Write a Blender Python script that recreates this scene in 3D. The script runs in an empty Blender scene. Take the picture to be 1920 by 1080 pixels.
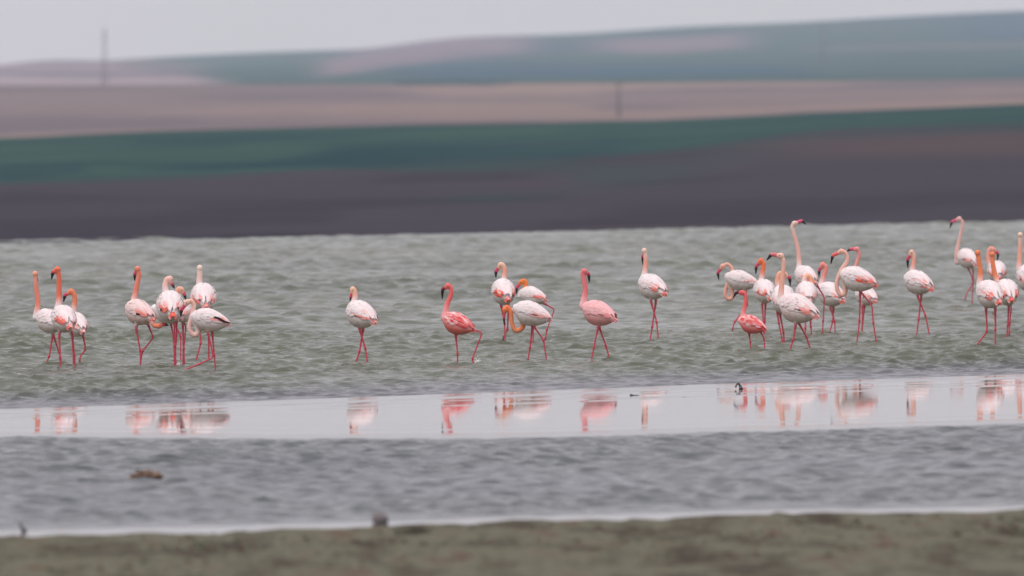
import bpy, math, random
import numpy as np
from mathutils import Vector, Matrix

random.seed(7)
RNG = np.random.default_rng(7)
scene = bpy.context.scene
COL = scene.collection

# ------------------------------------------------------------------ camera
FPX = 22000.0            # focal length in pixels of the 1920 px wide photograph
HCAM = 3.36              # eye height above the lake
YHOR = 200.0             # image row of the true horizon
PITCH = math.atan((540.0 - YHOR) / FPX)
FOCUS = 156.0
cam_d = bpy.data.cameras.new("camera")
cam = bpy.data.objects.new("camera", cam_d)
COL.objects.link(cam)
cam.location = (0, 0, HCAM)
cam.rotation_euler = (math.pi / 2 - PITCH, 0, 0)
cam_d.sensor_width = 36.0
cam_d.lens = FPX * 36.0 / 1920.0
cam_d.clip_start = 1.0
cam_d.clip_end = 20000.0
cam_d.dof.use_dof = True
cam_d.dof.focus_distance = FOCUS
cam_d.dof.aperture_fstop = 3.2
scene.camera = cam

# ------------------------------------------------------------------ sky, sun, exposure
SUN_EL, SUN_AZ = math.radians(60), math.radians(215)   # azimuth: clockwise from +Y
world = bpy.data.worlds.new("World")
scene.world = world
world.use_nodes = True
nt = world.node_tree
nt.nodes.clear()
w_out = nt.nodes.new("ShaderNodeOutputWorld")
w_bg = nt.nodes.new("ShaderNodeBackground")
w_sky = nt.nodes.new("ShaderNodeTexSky")
w_sky.sky_type = 'NISHITA'
w_sky.sun_disc = False
w_sky.sun_elevation = SUN_EL
w_sky.sun_rotation = SUN_AZ
w_mul = nt.nodes.new("ShaderNodeVectorMath"); w_mul.operation = 'SCALE'
w_mul.inputs['Scale'].default_value = 0.08
w_tc = nt.nodes.new("ShaderNodeTexCoord")
w_map = nt.nodes.new("ShaderNodeMapping"); w_map.inputs['Scale'].default_value = (1.5, 1.5, 5.0)
w_noise = nt.nodes.new("ShaderNodeTexNoise")
w_noise.inputs['Scale'].default_value = 2.2; w_noise.inputs['Detail'].default_value = 4.0
w_ramp = nt.nodes.new("ShaderNodeValToRGB")
w_ramp.color_ramp.elements[0].position = 0.3; w_ramp.color_ramp.elements[0].color = (0.630, 0.602, 0.650, 1)
w_ramp.color_ramp.elements[1].position = 0.7; w_ramp.color_ramp.elements[1].color = (0.724, 0.688, 0.728, 1)
w_mix = nt.nodes.new("ShaderNodeMix"); w_mix.data_type = 'RGBA'
w_mix.inputs['Factor'].default_value = 0.88      # overcast deck over the clear sky
nt.links.new(w_sky.outputs[0], w_mul.inputs[0])
nt.links.new(w_tc.outputs['Generated'], w_map.inputs[0])
nt.links.new(w_map.outputs[0], w_noise.inputs['Vector'])
nt.links.new(w_noise.outputs['Fac'], w_ramp.inputs[0])
nt.links.new(w_mul.outputs[0], w_mix.inputs[6])
w_sep = nt.nodes.new("ShaderNodeSeparateXYZ")
w_zen = nt.nodes.new("ShaderNodeMapRange")              # an overcast deck is brighter overhead than at the horizon
w_zen.inputs['From Min'].default_value = 0.0; w_zen.inputs['From Max'].default_value = 1.0
w_zen.inputs['To Min'].default_value = 0.97; w_zen.inputs['To Max'].default_value = 2.0
w_grad = nt.nodes.new("ShaderNodeVectorMath"); w_grad.operation = 'SCALE'
nt.links.new(w_tc.outputs['Generated'], w_sep.inputs[0])
nt.links.new(w_sep.outputs['Z'], w_zen.inputs[0])
nt.links.new(w_ramp.outputs[0], w_grad.inputs[0])
nt.links.new(w_zen.outputs[0], w_grad.inputs['Scale'])
nt.links.new(w_grad.outputs[0], w_mix.inputs[7])
nt.links.new(w_mix.outputs[2], w_bg.inputs[0])
w_bg.inputs[1].default_value = 1.0
nt.links.new(w_bg.outputs[0], w_out.inputs[0])

sun_d = bpy.data.lights.new("sun", 'SUN')
sun_d.energy = 1.3
sun_d.angle = math.radians(25)
sun_d.color = (1.0, 0.965, 0.93)
sun = bpy.data.objects.new("sun", sun_d)
COL.objects.link(sun)
sdir = Vector((math.sin(SUN_AZ) * math.cos(SUN_EL), math.cos(SUN_AZ) * math.cos(SUN_EL), math.sin(SUN_EL)))
sun.rotation_euler = sdir.to_track_quat('Z', 'Y').to_euler()
sun.location = sdir * 300

scene.view_settings.view_transform = 'Standard'
scene.view_settings.look = 'None'
scene.view_settings.exposure = 0.0
scene.view_settings.gamma = 1.0
scene.cycles.max_bounces = 8
scene.cycles.volume_bounces = 3
scene.cycles.use_denoising = True

# ------------------------------------------------------------------ helpers
CP, SP = math.cos(PITCH), math.sin(PITCH)


def P(px, py, d):
    """World point seen at photo pixel (px, py) at distance y = d."""
    u, v = (px - 960.0) / FPX, (540.0 - py) / FPX
    ry, rz = CP + v * SP, -SP + v * CP
    t = d / ry
    return np.array([u * t, d, HCAM + rz * t])


def depth_at(py, z=0.0):
    v = (540.0 - py) / FPX
    ry, rz = CP + v * SP, -SP + v * CP
    return (z - HCAM) / rz * ry


def srgb(r, g, b):
    f = lambda c: (c / 255) / 12.92 if c / 255 <= 0.04045 else ((c / 255 + 0.055) / 1.055) ** 2.4
    return np.array([f(r), f(g), f(b)])


def mesh_np(name, V, F, smooth=True, colors=None):
    """Mesh from a numpy vertex array and a quad / triangle index array."""
    me = bpy.data.meshes.new(name)
    V = np.asarray(V, dtype=np.float32); F = np.asarray(F, dtype=np.int32)
    k = F.shape[1]
    me.vertices.add(len(V)); me.vertices.foreach_set('co', V.ravel())
    me.loops.add(F.size); me.loops.foreach_set('vertex_index', F.ravel())
    me.polygons.add(len(F))
    me.polygons.foreach_set('loop_start', np.arange(0, F.size, k, dtype=np.int32))
    me.update(calc_edges=True)
    me.validate()
    if smooth:
        me.polygons.foreach_set('use_smooth', np.ones(len(me.polygons), dtype=bool))
    if colors is not None:
        set_colors(me, colors)
    return me


def set_colors(me, colors):
    a = me.color_attributes.new('tint', 'FLOAT_COLOR', 'POINT')
    c = np.ones((len(me.vertices), 4), dtype=np.float32); c[:, :3] = colors
    a.data.foreach_set('color', c.ravel())


def grid_faces(nr, nc, mask=None):
    i = np.arange(nr * nc).reshape(nr, nc)
    F = np.stack([i[:-1, :-1], i[:-1, 1:], i[1:, 1:], i[1:, :-1]], -1)
    if mask is not None:
        F = F[mask]
    return F.reshape(-1, 4)


def compact(V, F):
    used = np.zeros(len(V), bool); used[F.ravel()] = True
    idx = np.cumsum(used) - 1
    return V[used], idx[F]


def link(name, me, mat=None, parent=None, **props):
    o = bpy.data.objects.new(name, me)
    COL.objects.link(o)
    if mat is not None and me is not None and len(me.materials) == 0:
        me.materials.append(mat)
    if parent is not None:
        o.parent = parent
    for k, v in props.items():
        o[k] = v
    return o


def smoothstep(a, b, x):
    t = np.clip((x - a) / (b - a), 0, 1)
    return t * t * (3 - 2 * t)


def vnoise(x, y, seed=0):
    """Smooth value noise in 2-D (numpy)."""
    xi, yi = np.floor(x).astype(np.int64), np.floor(y).astype(np.int64)
    xf, yf = x - xi, y - yi
    def h(a, b):
        n = (a * 374761393 + b * 668265263 + seed * 974634777) & 0xffffffff
        n = ((n ^ (n >> 13)) * 1274126177) & 0xffffffff
        return ((n ^ (n >> 16)) & 0xffff) / 65535.0
    sx, sy = xf * xf * (3 - 2 * xf), yf * yf * (3 - 2 * yf)
    return (h(xi, yi) * (1 - sx) + h(xi + 1, yi) * sx) * (1 - sy) + (h(xi, yi + 1) * (1 - sx) + h(xi + 1, yi + 1) * sx) * sy


# ------------------------------------------------------------------ materials
def new_mat(name):
    m = bpy.data.materials.new(name); m.use_nodes = True
    return m, m.node_tree, m.node_tree.nodes['Principled BSDF']


def noise_node(t, scale, detail=4, rough=0.55, mapping=(1, 1, 1), coord='Object', rot=0.0):
    tc = t.nodes.new('ShaderNodeTexCoord'); mp = t.nodes.new('ShaderNodeMapping')
    mp.inputs['Scale'].default_value = mapping
    mp.inputs['Rotation'].default_value = (0, 0, rot)
    n = t.nodes.new('ShaderNodeTexNoise')
    n.inputs['Scale'].default_value = scale; n.inputs['Detail'].default_value = detail
    n.inputs['Roughness'].default_value = rough
    t.links.new(tc.outputs[coord], mp.inputs[0]); t.links.new(mp.outputs[0], n.inputs['Vector'])
    return n


def ramp_node(t, stops, src):
    r = t.nodes.new('ShaderNodeValToRGB')
    els = r.color_ramp.elements
    while len(els) < len(stops):
        els.new(0.5)
    for e, (p, c) in zip(els, stops):
        e.position = p; e.color = (*c, 1)
    t.links.new(src, r.inputs[0])
    return r


def bump_node(t, b, src, strength, dist):
    n = t.nodes.new('ShaderNodeBump')
    n.inputs['Strength'].default_value = strength; n.inputs['Distance'].default_value = dist
    t.links.new(src, n.inputs['Height']); t.links.new(n.outputs[0], b.inputs['Normal'])
    return n


def field_mat(name, stops, mapping, scale=1.0, rough=0.95, rot=0.0):
    m, t, b = new_mat(name)
    n = noise_node(t, scale, 5, 0.6, mapping, rot=rot)
    r = ramp_node(t, stops, n.outputs['Fac'])
    t.links.new(r.outputs[0], b.inputs['Base Color'])
    b.inputs['Roughness'].default_value = rough
    b.inputs['Specular IOR Level'].default_value = 0.1
    return m


def tint_mat(name, rough, amount, nscale, mapping=(1, 1, 1), spec=0.3, bump=0.0):
    """Colour attribute times a fine noise."""
    m, t, b = new_mat(name)
    a = t.nodes.new('ShaderNodeAttribute'); a.attribute_name = 'tint'
    n = noise_node(t, nscale, 4, 0.6, mapping)
    mr = t.nodes.new('ShaderNodeMapRange')
    mr.inputs['From Min'].default_value = 0.25; mr.inputs['From Max'].default_value = 0.75
    mr.inputs['To Min'].default_value = 1 - amount; mr.inputs['To Max'].default_value = 1 + amount * 0.6
    sc = t.nodes.new('ShaderNodeVectorMath'); sc.operation = 'SCALE'
    t.links.new(n.outputs['Fac'], mr.inputs[0])
    t.links.new(a.outputs['Color'], sc.inputs[0]); t.links.new(mr.outputs[0], sc.inputs['Scale'])
    t.links.new(sc.outputs[0], b.inputs['Base Color'])
    b.inputs['Roughness'].default_value = rough
    b.inputs['Specular IOR Level'].default_value = spec
    if bump:
        bump_node(t, b, n.outputs['Fac'], bump, 0.01)
    return m


def water_mat(name, deep, silty):
    m, t, b = new_mat(name)
    n = noise_node(t, 0.16, 4, 0.55, (1.0, 0.5, 1.0))
    r = ramp_node(t, [(0.35, deep), (0.68, silty)], n.outputs['Fac'])
    sh = t.nodes.new('ShaderNodeAttribute'); sh.attribute_name = 'tint'       # shallow water over grey mud
    mx = t.nodes.new('ShaderNodeMix'); mx.data_type = 'RGBA'
    mx.inputs[7].default_value = (0.060, 0.062, 0.068, 1)
    t.links.new(sh.outputs['Fac'], mx.inputs[0]); t.links.new(r.outputs[0], mx.inputs[6])
    t.links.new(mx.outputs[2], b.inputs['Base Color'])
    b.inputs['Roughness'].default_value = 0.17
    b.inputs['IOR'].default_value = 1.333
    b.inputs['Specular IOR Level'].default_value = 0.30
    f = noise_node(t, 9.0, 3, 0.6, (1.0, 1.0, 1.0))
    bump_node(t, b, f.outputs['Fac'], 0.25, 0.012)
    return m


M_LAKE = water_mat('lake_water', (0.084, 0.093, 0.066), (0.112, 0.121, 0.084))
M_POOL = water_mat('pool_water', (0.053, 0.061, 0.064), (0.074, 0.083, 0.080))

# mirror-wet mud
M_WET, t, b = new_mat('wet_mud')
n = noise_node(t, 0.55, 4, 0.6, (0.12, 1.0, 1.0), rot=math.radians(-54))
r = ramp_node(t, [(0.3, (0.10, 0.095, 0.09)), (0.7, (0.17, 0.16, 0.15))], n.outputs['Fac'])
t.links.new(r.outputs[0], b.inputs['Base Color'])
n2 = noise_node(t, 0.8, 5, 0.65, (0.08, 1.4, 1.0), rot=math.radians(-54))
rr = t.nodes.new('ShaderNodeMapRange')
rr.inputs['From Min'].default_value = 0.42; rr.inputs['From Max'].default_value = 0.75
rr.inputs['To Min'].default_value = 0.022; rr.inputs['To Max'].default_value = 0.065
t.links.new(n2.outputs['Fac'], rr.inputs[0]); t.links.new(rr.outputs[0], b.inputs['Roughness'])
dry = t.nodes.new('ShaderNodeAttribute'); dry.attribute_name = 'tint'
mxr = t.nodes.new('ShaderNodeMix'); mxr.data_type = 'FLOAT'
mxr.inputs[3].default_value = 0.16
t.links.new(dry.outputs['Fac'], mxr.inputs[0]); t.links.new(rr.outputs[0], mxr.inputs[2]); t.links.new(mxr.outputs[0], b.inputs['Roughness'])
b.inputs['IOR'].default_value = 2.0
b.inputs['Specular IOR Level'].default_value = 0.8

# algae covered shore
M_SHORE, t, b = new_mat('shore_mud')
n = noise_node(t, 1.7, 6, 0.7, (1.0, 0.16, 1.0))
r = ramp_node(t, [(0.37, (0.046, 0.036, 0.024)), (0.46, (0.088, 0.079, 0.052)), (0.53, (0.124, 0.122, 0.084)), (0.64, (0.100, 0.066, 0.043))], n.outputs['Fac'])
t.links.new(r.outputs[0], b.inputs['Base Color'])
b.inputs['Roughness'].default_value = 0.9
b.inputs['Specular IOR Level'].default_value = 0.08
f = noise_node(t, 9, 4, 0.6)
bump_node(t, b, f.outputs['Fac'], 0.6, 0.03)

M_PLOUGH = tint_mat('ploughed_soil', 0.95, 0.10, 1.0, (0.03, 0.12, 1.0), spec=0.0)
M_CROPLAND = tint_mat('young_crop', 0.95, 0.10, 1.0, (0.02, 0.05, 1.0), spec=0.0)
M_STUBBLELAND = tint_mat('stubble', 0.95, 0.08, 1.0, (0.01, 0.02, 1.0), spec=0.0)
M_CROP = field_mat('young_crop', [(0.3, (0.026, 0.078, 0.078)), (0.5, (0.040, 0.100, 0.088)), (0.72, (0.062, 0.118, 0.094))], (0.012, 0.03, 1.0))
M_HILL = tint_mat('hill_fields', 0.95, 0.18, 1.0, (0.012, 0.004, 0.01), spec=0.0)
M_BED = field_mat('lake_bed', [(0.3, (0.10, 0.095, 0.07)), (0.7, (0.15, 0.14, 0.11))], (0.3, 0.3, 1.0))
M_PLUME = tint_mat('plumage', 0.85, 0.10, 45, (1, 1, 1), spec=0.2, bump=0.35)
M_SKIN = tint_mat('leg_skin', 0.5, 0.15, 70, spec=0.4)
M_BILL = tint_mat('bill_horn', 0.4, 0.10, 60, spec=0.4)
M_DEBRIS = tint_mat('driftwood', 0.8, 0.35, 30, spec=0.2, bump=0.6)
M_STEEL = tint_mat('weathered_steel', 0.6, 0.15, 3)
M_EYE = tint_mat('eye_gloss', 0.15, 0.05, 50, spec=0.5)

# ------------------------------------------------------------------ shorelines (world plan: y as a function of x)
def shore(points):
    """Depth of a waterline as a function of x, from photo pixels on it."""
    W = np.array([P(px, py, depth_at(py)) for px, py in points])
    xs, ys = W[:, 0], W[:, 1]
    s0 = 0.3 * (ys[1] - ys[0]) / (xs[1] - xs[0]); s1 = 0.3 * (ys[-1] - ys[-2]) / (xs[-1] - xs[-2])
    def f(x):
        y = np.interp(x, xs, ys)
        y = np.where(x < xs[0], ys[0] + (x - xs[0]) * s0, y)
        return np.where(x > xs[-1], ys[-1] + (x - xs[-1]) * s1, y)
    return f

MUD_FAR = shore([(0, 771), (500, 755), (960, 738), (1400, 722), (1920, 705)])
MUD_NEAR = shore([(0, 818), (500, 824), (960, 822), (1400, 810), (1920, 794)])
BANK = shore([(0, 1012), (480, 1000), (960, 985), (1440, 970), (1920, 962)])
POOL_END = shore([(0, 998), (480, 986), (960, 972), (1440, 958), (1920, 951)])
FAR_SHORE = shore([(0, 458), (480, 447), (960, 437), (1440, 426), (1920, 416)])

# ------------------------------------------------------------------ waves
def wave_set(n, lmin, lmax, rms, spread, heading, seed):
    g = np.random.default_rng(seed)
    lam = np.exp(g.uniform(math.log(lmin), math.log(lmax), n))
    th = heading + g.normal(0, spread, n)
    k = 2 * math.pi / lam
    amp = lam ** 0.55 * g.uniform(0.5, 1.2, n)
    amp *= rms / math.sqrt((amp ** 2).sum() / 2)
    return list(zip(k * np.cos(th), k * np.sin(th), amp, g.uniform(0, 6.283, n), k))


def waves(X, Y, comps):
    Z = np.zeros_like(X); DX = np.zeros_like(X); DY = np.zeros_like(X)
    for kx, ky, a, ph, k in comps:
        arg = (kx * X + ky * Y + ph).astype(np.float32)
        Z += a * np.cos(arg); s = a * np.sin(arg)
        DX -= kx / k * s; DY -= ky / k * s
    return Z, DX, DY


def water_sheet(name, mat, x0, x1, dx, y0, y1, dy, comps, keep, damp, z0=0.0, blend=None):
    xs = np.arange(x0, x1 + dx * .5, dx); ys = np.arange(y0, y1 + dy * .5, dy)
    side = np.arange(0.5, 22, 0.5)                # coarser water carries on to either side
    xs = np.concatenate([xs[0] - side[::-1], xs, xs[-1] + side])
    X, Y = np.meshgrid(xs, ys)
    Z, DX, DY = waves(X, Y, comps)
    if blend is not None:                     # cross-fade into the neighbouring wave field
        other, ya, yb = blend
        Z2, DX2, DY2 = waves(X, Y, other)
        w = smoothstep(ya, yb, Y)
        Z, DX, DY = Z * (1 - w) + Z2 * w, DX * (1 - w) + DX2 * w, DY * (1 - w) + DY2 * w
    gust = 0.50 + 0.62 * vnoise(X / 6.0, Y / 13.0, 3) + 0.42 * vnoise(X / 2.4, Y / 5.0, 6)
    A = damp(X, Y) * gust
    V = np.stack([X + DX * A * 0.9, Y + DY * A * 0.9, z0 + Z * A], -1).reshape(-1, 3)
    ok = keep(X, Y)
    F = grid_faces(len(ys), len(xs), ok[:-1, :-1] & ok[1:, 1:])
    shoal = smoothstep(11, 2, Y - MUD_FAR(X)).reshape(-1, 1) if 'lake' in name else np.zeros((X.size, 1))
    V, F = compact(np.hstack([V, shoal]), F)
    return link(name, mesh_np(name, V[:, :3], F, colors=np.repeat(V[:, 3:], 3, 1)), mat, kind='structure')

near_set = wave_set(64, 0.15, 1.5, 0.0215, 0.55, math.radians(-78), 11)
far_set = wave_set(44, 0.36, 2.0, 0.031, 0.50, math.radians(-78), 12)
pool_set = wave_set(52, 0.12, 0.9, 0.0150, 0.65, math.radians(-70), 13)

SPLIT = 186.0
water_sheet('lake_water', M_LAKE, -12, 12, 0.047, 112, SPLIT, 0.055, near_set,
            lambda X, Y: Y > MUD_FAR(X) - 0.5,
            lambda X, Y: 0.48 + 0.52 * smoothstep(0, 7, Y - MUD_FAR(X)), blend=(far_set, SPLIT - 14, SPLIT - 1.5))
water_sheet('lake_water', M_LAKE, -23, 23, 0.13, SPLIT - 1.4, 368, 0.17, far_set,
            lambda X, Y: Y < FAR_SHORE(X) + 6,
            lambda X, Y: 0.70 + 0.30 * smoothstep(2, 40, FAR_SHORE(X) - Y), z0=-0.002)
water_sheet('pool_water', M_POOL, -7.5, 7.5, 0.042, 84, 128, 0.05, pool_set,
            lambda X, Y: (Y < MUD_NEAR(X) + 1.0) & (Y > POOL_END(X) - 2.5),
            lambda X, Y: smoothstep(-0.4, 1.6, MUD_NEAR(X) - Y) * smoothstep(-0.3, 2.6, Y - POOL_END(X)) * 0.8 + 0.2)

# lake bed: one sheet under everything
g = 690.0
link('ground', mesh_np('ground', [(-g, -60, -0.7), (g, -60, -0.7), (g, 6200, -0.7), (-g, 6200, -0.7)], [(0, 1, 2, 3)]), M_BED, kind='structure')

# ------------------------------------------------------------------ wet mud flat between lake and pool
us = np.arange(-29, 29.01, 0.18); vs = np.linspace(-0.06, 1.06, 190)
U, Vv = np.meshgrid(us, vs)
YA, YB = MUD_NEAR(U), MUD_FAR(U)
edge_n = (vnoise(U * 0.9, U * 0 + 3.3, 5) - 0.5) * 0.5
Yv = YA + (YB - YA) * Vv + edge_n * (np.abs(Vv - 0.5) * 2) ** 2
W_ = np.maximum(YB - YA, 1.0)
dn, df = Vv * W_, (1 - Vv) * W_                       # metres from the near / far edge
Z = -0.05 + 0.063 * smoothstep(-1.2, 0.5, dn) * smoothstep(-1.2, 0.5, df)
along = U * 0.58 + Yv * 0.81; across = -U * 0.81 + Yv * 0.58
wob1, wob2 = 1.1 * (vnoise(along * .12, across * 0 + 2, 15) - .5), 2.6 * (vnoise(along * .10, across * 0 + 5, 16) - .5)
Z += 0.012 * smoothstep(1.9, 1.75, df + .6 * wob1) + 0.003 * smoothstep(5.4, 5.15, df + wob2)      # two low terraces left by the falling water
Z += 0.0040 * (vnoise(along * 0.9, across * 3.0, 8) - 0.5) * smoothstep(5.4, 2.5, df + wob2) * smoothstep(1.7, 2.1, df + wob1)
Z += 0.007 * smoothstep(2.2, 2.5, dn + wob1) * smoothstep(0.2, 1.0, dn) * 0.6
Z += 0.0007 * (vnoise(along * 0.15, across * 0.7, 9) - 0.5)
Vm = np.stack([U, Yv, Z], -1).reshape(-1, 3)
dryness = 0.3 * smoothstep(1.9, 1.7, df + .6 * wob1) + (0.02 + .6 * smoothstep(.58, .76, vnoise(along * .8, across * 3.0, 10))) * smoothstep(5.4, 5.1, df + wob2) + 0.6 * smoothstep(1.6, 1.0, dn + .5 * wob1)
dryness = np.clip(dryness, 0, 1).reshape(-1, 1)
link('mud_flat', mesh_np('mud_flat', Vm, grid_faces(*U.shape), colors=np.repeat(dryness, 3, 1)), M_WET, kind='structure')

# wet margin of the near bank and the bank itself
us = np.arange(-29, 29.01, 0.14); vs = np.linspace(-1.0, 2.6, 34)
U, Vv = np.meshgrid(us, vs)
E0 = POOL_END(U) + (vnoise(U * 1.3, U * 0 + .5, 21) - .5) * 0.5
Yv = E0 - Vv
Z = -0.03 + 0.042 * smoothstep(-0.9, 0.3, Vv) + 0.001 * vnoise(U * 2, Yv * 2, 4)
link('wet_margin', mesh_np('wet_margin', np.stack([U, Yv, Z], -1).reshape(-1, 3), grid_faces(*U.shape)[:, ::-1], colors=np.zeros((U.size, 3))), M_WET, kind='structure')

us = np.arange(-30, 30.01, 0.12); vs = np.concatenate([np.linspace(-0.3, 14, 110), np.linspace(15, 115, 40)])
U, Vv = np.meshgrid(us, vs)
E1 = BANK(U) + (vnoise(U * 1.7, U * 0 + 7.7, 31) - .5) * 1.0 + (vnoise(U * 6, U * 0 + 1.7, 32) - .5) * 0.9
Yv = E1 - Vv
Z = -0.02 + 0.055 * smoothstep(-0.3, 0.8, Vv) + np.maximum(Vv, 0) * 0.011
Z += 0.05 * (vnoise(U * 1.5, Yv * 0.9, 33) - .4) * smoothstep(0.2, 2, Vv) + 0.03 * (vnoise(U * 5, Yv * 4, 34) - .5) * smoothstep(0.0, 1, Vv)
link('bank', mesh_np('bank', np.stack([U, Yv, Z], -1).reshape(-1, 3), grid_faces(*U.shape)[:, ::-1]), M_SHORE, kind='structure')

# ------------------------------------------------------------------ far land
PXS = np.linspace(-1900, 3800, 286)


def edge(points):
    p = np.array(points, float)
    sl = (p[1, 1] - p[0, 1]) / (p[1, 0] - p[0, 0]) * 0.5; sr = (p[-1, 1] - p[-2, 1]) / (p[-1, 0] - p[-2, 0]) * 0.5
    y = np.interp(PXS, p[:, 0], p[:, 1])
    y = np.where(PXS < p[0, 0], p[0, 1] + (PXS - p[0, 0]) * sl, y)
    y = np.where(PXS > p[-1, 0], p[-1, 1] + (PXS - p[-1, 0]) * sr, y)
    ker = np.hanning(9); ker /= ker.sum()
    return np.convolve(np.pad(y, 4, mode='edge'), ker, 'valid')


def edge_pts(ys, d):
    return np.array([P(a, b, d) for a, b in zip(PXS, ys)])


E_CROP = edge([(0, 336), (400, 326), (800, 310), (1200, 292), (1500, 264), (1920, 247)])
E_CREST = edge([(0, 260), (300, 246), (700, 236), (1200, 228), (1600, 209), (1920, 195)])
E_HILLFOOT = edge([(0, 160), (500, 158), (900, 157), (1200, 155), (1600, 152), (1920, 147)])
E_SKYLINE = edge([(-200, 130), (0, 122), (90, 111), (200, 114), (300, 107), (500, 98), (690, 92), (790, 77), (870, 69), (1080, 64), (1300, 49), (1500, 42), (1700, 30), (1920, 20), (2300, 14)])

far_edge = np.array([[P(a, 0, 300)[0], 0, 0] for a in PXS])
sx = np.linspace(-34, 34, len(PXS))
A = np.stack([sx, FAR_SHORE(sx), np.zeros_like(sx) - 0.06], -1)
A[:, 1] += (vnoise(sx * 0.9, sx * 0 + 2.2, 41) - .5) * 0.8
B = edge_pts(E_CROP, 520.0)
C = edge_pts(E_CREST, 800.0)
D1 = edge_pts(E_CREST + 7, 1500.0)
D2 = edge_pts(E_HILLFOOT, 2600.0)
E = edge_pts(E_SKYLINE, 5500.0)


def loft(name, rails, rows, mat, rough=0.0, seed=0, paint=None):
    out = []
    for i in range(len(rails) - 1):
        for j in range(rows):
            t = j / rows
            out.append(rails[i] * (1 - t) + rails[i + 1] * t)
    out.append(rails[-1])
    V = np.stack(out)
    if rough:
        V[1:-1, :, 2] += rough * (vnoise(V[1:-1, :, 0] * 0.15, V[1:-1, :, 1] * 0.05, seed) - 0.5)
    t_ = np.repeat(np.linspace(0, 1, V.shape[0])[:, None], V.shape[1], 1)
    me = mesh_np(name, V.reshape(-1, 3), grid_faces(V.shape[0], V.shape[1]), colors=paint(t_, np.repeat(PXS[None], V.shape[0], 0)).reshape(-1, 3))
    return link(name, me, mat, kind='structure')


def blend3(a, b, m):
    return a * (1 - m[..., None]) + b * m[..., None]


# soil, crop and stubble colours: drifts of damp and dry soil, thin and thick growth
SOIL_DAMP, SOIL, SOIL_DRY = np.array([.033, .033, .044]), np.array([.056, .050, .062]), np.array([.084, .062, .064])
CROP_THICK, CROP_MID, CROP_THIN = np.array([.018, .047, .055]), np.array([.031, .066, .063]), np.array([.040, .078, .068])
STUB_DARK, STUB_MID, STUB_PALE = np.array([.120, .096, .108]), np.array([.168, .128, .128]), np.array([.225, .160, .142])


def paint_plough(t, x):
    c = blend3(np.zeros(t.shape + (3,)) + SOIL, SOIL_DAMP, smoothstep(.30, .05, t - .25 * (vnoise(x / 500, t * 3, 81) - .5)) * .8)
    c = blend3(c, SOIL_DRY, smoothstep(.5, .8, vnoise(x / 600, t * 9, 82)) * smoothstep(600, 1500, x) * .6)
    c = blend3(c, SOIL_DAMP, smoothstep(.55, .8, vnoise(x / 420, t * 12, 83)) * .5)
    return blend3(c, CROP_MID, smoothstep(.80, 1.0, t + .5 * (vnoise(x / 300, t * 6, 84) - .5)) * smoothstep(1700, 700, x) * .75)


def paint_crop(t, x):
    c = blend3(np.zeros(t.shape + (3,)) + CROP_MID, CROP_THICK, smoothstep(.62, .15, t + .4 * (vnoise(x / 500, t * 4, 85) - .5)) * smoothstep(1500, 500, x))
    c = blend3(c, CROP_THIN, smoothstep(.5, .75, vnoise(x / 450, t * 8, 86)) * .8)
    c = blend3(c, CROP_THICK, smoothstep(.6, .75, vnoise(x / 380, t * 10, 87)) * .6)
    return blend3(c, SOIL, smoothstep(.30, .0, t + .5 * (vnoise(x / 260, t * 6, 88) - .5)) * smoothstep(500, 1500, x) * .8)


def paint_stubble(t, x):
    c = blend3(np.zeros(t.shape + (3,)) + STUB_MID, STUB_DARK, smoothstep(.42, .7, vnoise(x / 520, t * 14, 89)) * .9)
    c = blend3(c, STUB_PALE, smoothstep(.52, .75, vnoise(x / 480 + 9, t * 12, 90)) * .8)
    c = blend3(c, STUB_PALE, smoothstep(.86, .95, t) * smoothstep(880, 960, x) * smoothstep(1300, 1050, x) * .9)
    return blend3(c, STUB_DARK, smoothstep(.90, .98, t) * smoothstep(900, 500, x) * .7)


A2 = A + np.array([0, 1.5, 0.10])
loft('ploughed_field', [A, A2, B], 30, M_PLOUGH, 0.25, 51, paint_plough)
loft('crop_field', [B, C], 36, M_CROPLAND, 0.2, 52, paint_crop)
loft('stubble_field', [C, D1, D2], 32, M_STUBBLELAND, 0.5, 53, paint_stubble)

# hills: rows between the foot and the skyline, each patch of the mesh coloured as the field it is
NR = 40
tt = np.linspace(0, 1, NR)[:, None]
dist = 2600 + (5500 - 2600) * tt ** 0.9
PY = E_HILLFOOT[None] + (E_SKYLINE - E_HILLFOOT)[None] * tt
PXg = np.repeat(PXS[None], NR, 0)
Vh = np.stack([np.stack([P(PXg[i, j], PY[i, j], dist[i, 0]) for j in range(len(PXS))]) for i in range(NR)])
teal, mauve, pale, green = np.array([.020, .066, .098]), np.array([.185, .138, .168]), np.array([.27, .215, .235]), np.array([.02, .065, .06])
cc = np.repeat(np.repeat(teal[None, None], NR, 0), len(PXS), 1)


def patch(colr, m):
    global cc
    cc = cc * (1 - m[..., None]) + colr * m[..., None]

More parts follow.
